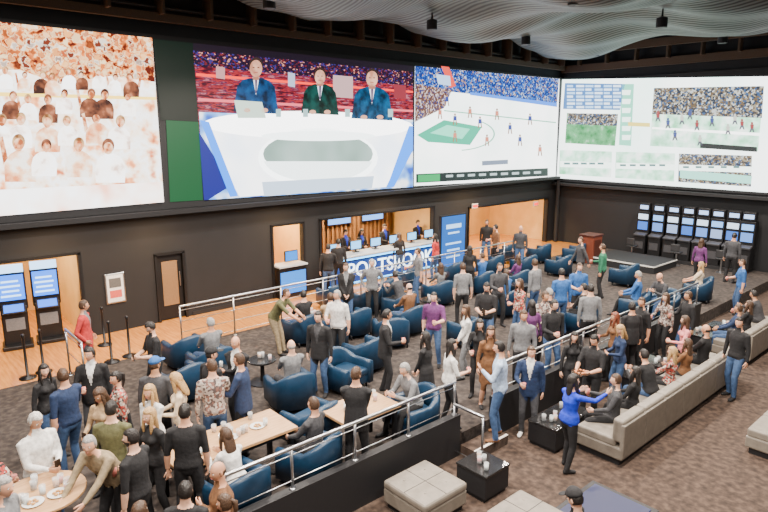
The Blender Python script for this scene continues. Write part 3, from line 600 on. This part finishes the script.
def person_mesh(pose,sex,hair,build=1.0,dress=False,hy=0.0,hp=0.0,beard=False,seed=0,jacket=False):
    key=(pose,sex,hair,build,dress,round(hy,1),round(hp,1),beard,seed,jacket)
    if key in PC: return PC[key]
    P=POSE[pose]; rn=random.Random(seed*31+len(pose)); F=sex=='f'
    sit=P.get('sit'); lean=P.get('lean',0.03)+(-.08 if sit and not P.get('lean') else 0)
    hz=.53 if sit else .93
    p=Vector((0,P.get('hy',0),hz)); s=Vector((0,-math.sin(lean),math.cos(lean)))
    sw=.165 if F else .19; X=Vector((1,0,0))
    SG=[]; b=MB()
    B=build
    if F: prof=[(-.07,.13,.10),(0,.172,.122),(.08,.16,.112),(.19,.122,.095),(.29,.138,.108),(.36,.15,.125),(.44,.152,.098),(.50,.115,.07),(.55,.055,.05),(.60,.048,.05),(.66,.048,.05)]
    else: prof=[(-.07,.135,.105),(0,.17,.125),(.08,.165,.122),(.18,.158,.118),(.28,.17,.124),(.38,.185,.128),(.45,.18,.108),(.51,.125,.08),(.555,.068,.06),(.60,.058,.058),(.66,.056,.058)]
    pts=[];rr=[]
    for h,a,c in prof:
        k=B if h<.4 else 1
        pts.append(p+s*h+Vector((0,-(k-1)*.05,0))); rr.append((a*(1+(k-1)*.6),c*k))
    b.tube(pts,rr,0,20,lat=(1,0,0))
    if jacket and not sit:
        b.tube([p+s*.22,p+s*.06,p-Vector((0,0,.1)),p-Vector((0,0,.15))],[(.165*B,.125*B),(.185*B,.138*B),(.195*B,.145*B),(.19*B,.14*B)],0,18,lat=(1,0,0),cap=False)
        SG.append((p-s*.14,p+s*.2,.17,1))
    else:
        b.tube([p+s*.12,p+s*.03,p-s*.01],[(.155*B,.118*B),(.182*(1+(B-1)*.6),.134*B),(.184*(1+(B-1)*.6),.136*B)],0,18,lat=(1,0,0),cap=False)
    if F:
        for s_ in (-1,1): b.ell(p+s*.37+Vector((s_*.065,-.085,0)),(.062,.055,.06),0,10,8)
    SG+= [(p-s*.08,p-s*.03,.15,2),(p+s*.0,p+s*.47,.16,1),(p+s*.56,p+s*.7,.06,0)]
    hc=[]
    for side,kk in ((-1,'R'),(1,'L')):
        sh=p+s*.465+X*side*sw; j=Vector((rn.uniform(-.02,.02),rn.uniform(-.03,.03),rn.uniform(-.02,.02)))
        t=Vector(P[kk])+j
        el,wr=ik(sh,t,.285,.25,P.get('eh',(side*.55,.55,-.7)))
        k=.9 if F else 1.0
        b.tube([sh-X*side*.05+s*.01,sh,sh.lerp(el,.5),el],[.06*k,.064*k,.055*k,.046*k],0,12); b.tube([el,el.lerp(wr,.35),wr],[.046*k,.045*k,.032*k],0,12)
        SG+= [(sh,el,.055,1),(el,wr,.042,5)]
        hold=P.get('cup')==kk; curl=.75 if (hold or P.get('phone')) else P.get('curl',.35)
        hc.append((wr,wr-el,side,curl,hold))
        hip=p+X*side*.088-Vector((0,0,.02))
        if sit: ft=Vector((side*(.13+rn.uniform(-.02,.06)),-.50+rn.uniform(-.06,.06)+p.y,.08)); hint=(side*.12,-.5,1)
        else: ft=Vector(P.get('F'+kk,(side*(.10+rn.uniform(0,.04)),rn.uniform(-.09,.07),.08))); hint=(side*.1,-1,.1)
        kn,an=ik(hip,ft,.44,.41,hint)
        q=(.95 if F else 1.0)*(1+(B-1)*.3)
        b.tube([hip+Vector((0,0,.0)),hip.lerp(kn,.3),hip.lerp(kn,.7),kn],[.095*q,.09*q,.074*q,.062*q],0,14)
        b.tube([kn,kn.lerp(an,.3),kn.lerp(an,.7),an],[.062*q,.062*q,.052*q,.05 if not dress else .036],0,12)
        fw=Vector((side*.18,-1,0)).normalized()
        b.tube([an+fw*-.04+Vector((0,0,-.035)),an+fw*.05+Vector((0,0,-.04)),an+fw*.13+Vector((0,0,-.052)),an+fw*.17+Vector((0,0,-.056))],[(.036,.042),(.044,.038),(.045,.027),(.034,.022)],0,12,lat=fw.cross(Vector((0,0,1))))
        SG+= [(hip,kn,.085,2),(kn,an,.055,6),(an+fw*-.04-Vector((0,0,.045)),an+fw*.17-Vector((0,0,.055)),.045,3)]
    if dress and not sit:
        b.tube([p+s*.14,p,p-Vector((0,0,.2)),p-Vector((0,0,.38))],[(.13,.1),(.18,.13),(.19,.16),(.2,.17)],0,18,lat=(1,0,0),cap=False)
        SG+= [(p,p-Vector((0,0,.4)),.2,2)]
    me=b.mesh('tmp'); o=bpy.data.objects.new('tmp',me); sc.collection.objects.link(o)
    m=o.modifiers.new('r','REMESH'); m.mode='VOXEL'; m.voxel_size=.0155; m2=o.modifiers.new('s','SMOOTH'); m2.factor=.5; m2.iterations=3
    dg=bpy.context.evaluated_depsgraph_get(); ev=bpy.data.meshes.new_from_object(o.evaluated_get(dg)); bpy.data.objects.remove(o)
    nv_=len(ev.vertices); V=np.empty(nv_*3); ev.vertices.foreach_get('co',V); V=V.reshape(-1,3)
    nf=len(ev.polygons); C=np.empty(nf*3); ev.polygons.foreach_get('center',C); C=C.reshape(-1,3)
    best=np.full(nf,1e9); lab=np.zeros(nf,int)
    for (a,c,r,l) in SG:
        a=np.array(a);c=np.array(c); ab=c-a; t=np.clip(((C-a)@ab)/(ab@ab),0,1); dd=np.linalg.norm(C-(a+t[:,None]*ab),axis=1)/r
        k=dd<best; best[k]=dd[k]; lab[k]=l
    rel=C-np.array(p); wv_=rel@np.array(s); fn=rel[:,1]-wv_*s.y
    vm=(lab==1)&(fn<-.02)&(wv_>.2)&(np.abs(C[:,0])<.065*(wv_-.18)/.3)&(np.abs(C[:,0])<.075)
    lab[vm]=8
    neck=(wv_>.535)&(np.abs(C[:,0])<.09)&(lab==1)&(wv_<.8); lab[neck]=0
    out=MB(); out.v=[Vector(v) for v in V]; out.f=[list(pl.vertices) for pl in ev.polygons]; out.m=list(lab)
    bpy.data.meshes.remove(ev)
    hcn=p+s*.60+Vector((0,-.022,.105))
    HM=Matrix.Translation(hcn)@Matrix.Rotation(hy,4,'Z')@Matrix.Rotation(P.get('hp',0)*1.0+hp,4,'X')@Matrix.Scale(.95,4)
    head(out,HM,hair,beard)
    for wr,d,side,curl,hold in hc:
        g=hand(out,wr,d,side,curl)
        if hold: out.lathe([(.028,-.06),(.035,.06),(.032,.06)],10,12,tuple(g))
    if P.get('phone'):
        g=(hc[0][0]+hc[1][0])/2+Vector((0,-.09,.03)); out.box(tuple(g),(.075,.012,.15),7,.004)
    if P.get('tray'):
        g=(hc[0][0]+hc[1][0])/2+Vector((0,-.10,.0)); out.lathe([(.13,0),(.17,.02),(.165,.024),(.12,.01)],7,20,tuple(g))
        for k in range(9): out.ell((g.x+.09*math.cos(k*.7),g.y+.09*math.sin(k*.7),g.z+.025),(.026,.022,.018),10,8,5)
    me=out.mesh('person',True)
    for i in range(12): me.materials.append(BLK)
    PC[key]=me; return me
COL=dict(k=(.011,.011,.013),n=(.012,.028,.08),w=(.70,.69,.67),g=(.17,.175,.185),dg=(.045,.046,.052),b=(.010,.035,.55),br=(.17,.075,.03),t=(.40,.27,.15),d=(.04,.085,.19),o=(.10,.10,.042),p=(.72,.24,.25),r=(.45,.03,.03),c=(.64,.52,.37),pu=(.12,.03,.13),gn=(.02,.15,.08),lb=(.40,.52,.70),mb=(.025,.11,.33),kh=(.26,.20,.12))
noisemat('fabric_pl',[(0,(.35,.30,.27)),(.35,(.08,.06,.06)),(.55,(.5,.45,.4)),(.75,(.2,.10,.08))],30,kind='v',const=True,rough=.85)
noisemat('fabric_fl',[(0,(.45,.05,.04)),(.3,(.5,.4,.32)),(.5,(.03,.03,.03)),(.7,(.35,.15,.1)),(.85,(.6,.55,.5))],32,kind='v',const=True,rough=.85)
def fab(c): return MC['fabric_'+c] if 'fabric_'+c in MC else mat('fabric_'+c,COL[c],.85,scale=18,var=.25,bump=.5)
HC=dict(k=(.012,.009,.008),b=(.06,.03,.015),l=(.42,.26,.11),g=(.3,.29,.28),w=(.6,.58,.55),r=(.16,.04,.018))
def haircol(c): return mat('hair_'+c,HC[c],.5,scale=60,var=.35,bump=.5)
SK=[(.68,.36,.23),(.60,.30,.18),(.72,.42,.29),(.32,.16,.09),(.50,.26,.15)]
def skin(i): return mat('skin_%d'%i,SK[i],.5,scale=20,var=.06)
EYE=mat('eye_dark',(.03,.018,.012),.2); WHT=mat('eye_white',(.7,.66,.62),.3); LIP=mat('lip',(.5,.16,.13),.4)
Q=[]; CAS=False
def person(hx,hy_,pose,face,sex='m',hair='short',hc='k',top='k',bot='k',inner=None,sleeve='L',shoes='k',build=1.0,dress=False,h=None,sk=None,hy=0,hp=0,beard=False,lvl=None,prop=None,cap='k',seat=True,at=None,jacket=False):
    i=len(Q); rn=random.Random(i*13+5)
    sit=POSE[pose].get('sit')
    if h is None: h=(1.66 if sex=='f' else 1.78)+rn.uniform(-.03,.03)
    sc_=h/1.765; lean=POSE[pose].get('lean',.03)
    p0=.53 if sit else .93
    ht=(p0+.6*math.cos(lean)+.105+.12+.02)*sc_
    if at: q=Vector((at[0],at[1],0)); z=at[2]
    else:
        z=0 if lvl is None else lvl
        q=G(hx,hy_,z+ht)
        if lvl is None and q.x>XE: z=LOW; q=G(hx,hy_,z+ht)
    f=math.radians(face); off=(math.sin(lean)*.62+.02)*sc_
    if not at: q=Vector((q.x-math.cos(f)*off,q.y-math.sin(f)*off,0))
    if not jacket and inner: jacket=True
    if hy==0 and not at: hy=rn.choice([-.4,0,0,.4])
    if CAS and top=='k' and not inner and rn.random()<.32: top=rn.choice(['g','t','o','mb','w','br','n','p','c','n','dg'])
    if CAS and bot=='k' and not dress and rn.random()<.45: bot='d'
    if CAS and sleeve=='L' and not inner and rn.random()<.35: sleeve='S'
    Q.append(dict(x=q.x,y=q.y,z=z,r=.38 if sit else .25,fix=bool(at),sit=sit,face=face,seat=seat,sc=sc_,key=(pose,sex,hair,build,dress,hy,hp,beard,i%3,jacket),
      look=(sex,top,bot,shoes,hc,sleeve,inner,dress,sk if sk is not None else rn.choice([0,0,1,2,2,4]),prop,cap)))
# --- near left group
person(22,412,'both',20,hc='w',top='w',bot='d',build=1.15)
person(4,448,'sith',40,'f','long','b','fl','k',seat=False)
person(43,363,'stand',30,'f','long','k','k','d')
person(62,367,'hold',200,'m','short','b','n','d',sleeve='S')
person(89,346,'hold',330,'m','short','k','k','dg',inner='w',build=1.1)
person(99,386,'both',300,'f','long','b','t','k')
person(115,370,'hold',260,'f','tail','k','fl','k',dress=True)
person(80,438,'lean',300,'m','short','g','kh','k',build=1.1)
person(127,430,'hold',215,'m','short','k','k','k',sleeve='S',beard=True)
person(153,385,'clasp',300,'f','long','l','w','k')
person(157,404,'hold',290,'f','long','l','k','k')
person(180,371,'both',250,'f','long','l','c','d')
person(197,393,'stand',150,'m','short','k','k','k',sleeve='S')
person(182,446,'cross',250,'m','bald','b','br','k',build=1.12,sk=1)
person(213,362,'hold',160,'m','short','b','pl','d')
person(235,335,'cross',300,'m','bald','k','k','k',inner='w',sk=1,build=1.1)
person(251,360,'holdL',225,'m','short','b','n','k',inner='w')
person(211,346,'stand',100,'m','cap','k','k','k')
person(150,320,'both',270,'m','short','k','k','k',sleeve='S',hp=.2)
person(155,356,'stand',140,'m','cap','b','dg','k',cap='mb')
person(209,316,'sit',180,'m','short','g','g','d')
person(83,299,'pocket',60,'m','short','b','r','dg',inner='g')
person(0,0,'sitf',190,'f','long','b','w','k',at=(-6.85,3.45,0))
person(166,484,'stand',140,'m','short','k','k','k')
person(95,476,'both',120,'f','long','r','br','k')
person(5,480,'stand',60,'m','short','g','g','k')
person(110,400,'stand',140,'m','short','k','o','k')
person(210,478,'clasp',200,'f','tail','b','k','k')
person(130,478,'stand',120,'f','long','b','dg','k')
person(0,0,'sit',200,'m','short','b','dg','k',at=(-6.9,4.75,0))
person(357,366,'clasp',130,'m','short','b','k','k',jacket=True)
person(387,308,'hold',45,'m','short','k','k','k',inner='w')
person(0,0,'sitf',262,'m','short','g','g','k',at=(-6.95,6.95,0))
person(425,331,'clasp',200,'f','long','k','k','k',dress=True)
person(458,342,'hold',60,'f','long','k','w','k',sleeve='S')
person(466,304,'clasp',230,'f','long','b','w','g')
person(491,325,'holdL',330,'f','long','b','br','br',dress=True)
person(0,0,'wide',215,'m','short','k','lb','d',shoes='br',at=(-6.0,8.1,-.17),h=1.84)
person(524,309,'stand',300,'m','short','b','g','k')
person(552,351,'hold',300,'m','short','b','n','dg',inner='w',shoes='w')
person(574,373,'point',72,'f','long','k','b','k',build=1.12,h=1.70)
person(566,328,'stand',330,'f','long','k','k','k')
person(595,333,'tray',270,'m','short','k','k','k',sleeve='S',prop=mat('food_sushi',(.6,.2,.07),.6))
person(601,308,'hold',230,'f','long','r','br','k')
person(635,300,'stand',150,'m','short','k','k','k',jacket=True,build=1.08)
person(696,318,'holdL',220,'f','long','b','p','k')
person(540,300,'stand',150,'f','long','k','pu','k')
person(480,318,'hold',300,'f','long','k','k','k')
for (y,f,sx,ha,hc_,t_,bt,po) in ((9.75,215,'m','short','b','dg','k','sith'),(10.5,190,'f','long','k','k','k','sit'),(11.3,170,'m','short','k','k','d','sitf'),(12.1,190,'f','long','l','fl','k','sit'),(12.85,175,'f','long','b','br','k','sith'),(13.8,180,'m','bald','k','k','k','sit')):
    person(0,0,po,f,sx,ha,hc_,t_,bt,at=(-4.72,y,LOW),seat=False)
for (y,f,sx,ha,hc_,t_,bt,po) in ((16.2,200,'m','short','b','n','d','sit'),(17.0,180,'f','long','b','k','k','sith'),(18.1,180,'m','short','k','dg','k','sitf')):
    person(0,0,po,f,sx,ha,hc_,t_,bt,at=(-4.85,y,LOW),seat=False)
for (y,f,sx,ha,hc_,t_,bt,po) in ((17.4,200,'m','short','b','k','d','sith'),(18.5,180,'f','long','b','t','k','sit')):
    person(0,0,po,f,sx,ha,hc_,t_,bt,at=(-3.0,y,LOW),seat=False)
CAS=True
person(700,261,'sit',200,'f','long','l','c','k',lvl=0); person(660,272,'sitf',250,'m','bald','k','dg','k'); person(637,270,'sit',200,'m','short','g','k','k',hp=.1)
person(724,256,'hold',210,'m','short','b','mb','d'); person(688,290,'hold',230,'m','short','b','k','k')
person(625,322,'both',230,'f','long','l','k','k'); person(706,308,'stand',250,'m','short','k','k','k')
person(655,290,'hold',250,'f','long','b','pl','k')
# --- mid area
person(566,268,'stand',150,'m','short','k','mb','d'); person(580,262,'hold',320,'m','short','b','mb','k')
person(581,236,'walk',230,'m','short','b','dg','k'); person(603,243,'hold',200,'m','short','b','gn','k')
person(591,283,'stand',140,'m','short','k','g','k'); person(545,291,'hold',320,'m','short','b','pl','k')
person(517,254,'sit',180,'f','long','b','pu','k'); person(535,258,'stand',180,'m','short','b','g','k')
person(487,219,'stand',300,'m','short','k','k','k'); person(497,224,'hold',240,'m','short','k','k','k'); person(521,225,'stand',300,'m','bald','k','dg','d')
person(434,291,'holdL',300,'m','short','k','pu','k')
person(481,252,'sit',180,'m','short','b','mb','k'); person(470,245,'stand',140,'f','long','k','k','k')
person(418,247,'hold',240,'m','short','b','g','d'); person(399,232,'stand',170,'f','long','b','k','k'); person(435,233,'stand',200,'f','long','k','r','k')
person(372,258,'pocket',320,'m','short','g','g','k'); person(346,262,'clasp',320,'m','short','b','k','k',build=1.1,inner='g')
person(337,289,'hold',300,'m','short','g','w','k',build=1.12,sleeve='S'); person(291,288,'lean',30,'m','short','b','o','kh')
person(318,310,'stand',300,'m','short','k','k','k',inner='dg'); person(312,290,'sit',180,'m','short','k','k','k')
person(290,338,'sit',170,'m','bald','g','g','dg'); person(395,270,'sitf',190,'m','short','k','dg','k')
person(408,282,'sit',180,'m','bald','k','br','k'); person(440,262,'sit',170,'f','long','b','g','k')
person(505,268,'sit',180,'m','short','b','mb','d'); person(500,262,'hold',330,'m','short','b','dg','k')
person(520,278,'holdL',250,'f','long','b','fl','k'); person(555,285,'sit',180,'m','short','g','k','k')
person(487,281,'both',300,'m','short','k','k','k')
person(338,238,'stand',150,'m','short','k','k','k'); person(328,243,'hold',140,'m','short','k','k','d'); person(320,290,'sith',150,'m','short','b','t','k')
person(560,300,'hold',330,'m','short','k','k','k'); person(572,283,'sit',180,'m','short','k','k','k')
person(615,292,'stand',250,'m','short','b','k','k')
person(735,232,'stand',90,'m','short','k','dg','k'); person(702,238,'stand',90,'f','long','b','pu','k')
person(463,262,'stand',150,'m','short','b','g','k')
CAS=False
person(576,487,'both',200,'m','cap','k','k','k',lvl=LOW)
for px in (345,361,384,417):
    y=WX(px,240,-17.0).y; person(0,0,'both',0,'f' if px==361 else 'm','long' if px==361 else 'short','k','k','k',at=(-17.0,y,0),inner='b')
for it in range(14):
    for i,a in enumerate(Q):
        for j in range(i+1,len(Q)):
            b=Q[j]; dx=b['x']-a['x'];dy=b['y']-a['y'];d=math.hypot(dx,dy)+1e-6; m_=(a['r']+b['r'])
            if abs(a['z']-b['z'])<.5 and d<m_:
                k=(m_-d)/2/d*.7
                if not a['fix']: a['x']-=dx*k;a['y']-=dy*k
                if not b['fix']: b['x']+=dx*k;b['y']+=dy*k
    for a in Q:
        if a['fix']: continue
        g=.50 if a['sit'] else .33
        if a['z']==0 and a['x']>XE-g: a['x']=XE-g
        if a['z']<0 and a['x']<XE+g: a['x']=XE+g
        for (x,y,hx,hy) in obst:
            ex=hx+.2-abs(a['x']-x); ey=hy+.2-abs(a['y']-y)
            if ex>0 and ey>0:
                if ex<ey: a['x']+=math.copysign(ex,a['x']-x)
                else: a['y']+=math.copysign(ey,a['y']-y)
        if abs(a['x']+13.75)<.3 and a['y']>3.5: a['x']=-13.75+math.copysign(.3,a['x']+13.75)
standing=[(a['x'],a['y']) for a in Q if not a['sit']]
for a in Q:
    me=person_mesh(*a['key']); sex,top,bot,shoes,hc,sleeve,inner,dress,sk,prop,cap=a['look']
    S=skin(sk); T=fab(top); Bt=fab(bot)
    slots=[S,T,Bt,fab(shoes),haircol(hc),T if sleeve=='L' else S,(S if dress else Bt),EYE,fab(inner) if inner else T,WHT,prop or LIP,fab(cap)]
    obj(('seated_' if a['sit'] else '')+('woman' if sex=='f' else 'man'),me,None,(a['x'],a['y'],a['z']),ang(a['face']),scale=(a['sc'],)*3,slots=slots)
    if a['sit'] and a['seat']: chair(a['x'],a['y'],a['face'],a['z'],True)
for px,py,f in CH:
    p=G(px,py); chair(p.x,p.y,f)
for p in stab:
    if all((p.x-x)**2+(p.y-y)**2>.25 for x,y in chairs+standing): round_table(p.x,p.y,.3,.52,gl=3,m=mat('black_gloss',(.015,.015,.016),.15),name='side_table')
# ================================================================ LIGHTS
def area(loc,e,size,col=(1,.89,.78),name='ceiling_light'):
    l=bpy.data.lights.new(name,'AREA'); l.energy=e; l.size=size; l.color=col; o=bpy.data.objects.new(name,l); sc.collection.objects.link(o); o.location=loc
for x in (-9.5,-5,-.5):
    for y in (0.5,4.5): area((x,y,7.9),640,.6)
for (x,y) in ((-4,9.5),(-8,8)): area((x,y,7.9),740,.5)
def spot(loc,e,col=(1,.88,.76)):
    l=bpy.data.lights.new('spot_light','SPOT'); l.energy=e; l.spot_size=math.radians(140); l.spot_blend=.6; l.shadow_soft_size=.12; l.color=col
    o=bpy.data.objects.new('spot_light',l); sc.collection.objects.link(o); o.location=loc
    mb=MB(); mb.lathe([(.14,.0),(.15,.02),(.15,.25),(.03,.3),(.02,.5)],0,14); mk('spotlight_fixture',mb,[BLK],(loc[0],loc[1],loc[2]+.14))
for x in (-12.5,-8,-3.5):
    for y in (13,17.5,22): spot((x,y,7.9),1900)
spot((-13,8,7.9),2000)
for (a,b,zt) in (ops[0],ops[2],ops[3],ops[4]):
    area((-17.4,(a+b)/2,3.2),260 if b-a<3 else 420,1.0,(1,.70,.36))
for y in (3.5,6,10,14.5,19): area((-15.0,y,2.95),80,.35,(1,.60,.26),'walkway_fill_light')  # added warm fill lamps so the walkway floor glows; no soffit carries them
w=bpy.data.worlds.new('world'); sc.world=w; w.use_nodes=True; w.node_tree.nodes['Background'].inputs[0].default_value=(.9,.88,.86,1); w.node_tree.nodes['Background'].inputs[1].default_value=.25
print('people',len(Q),'meshes',len(PC))
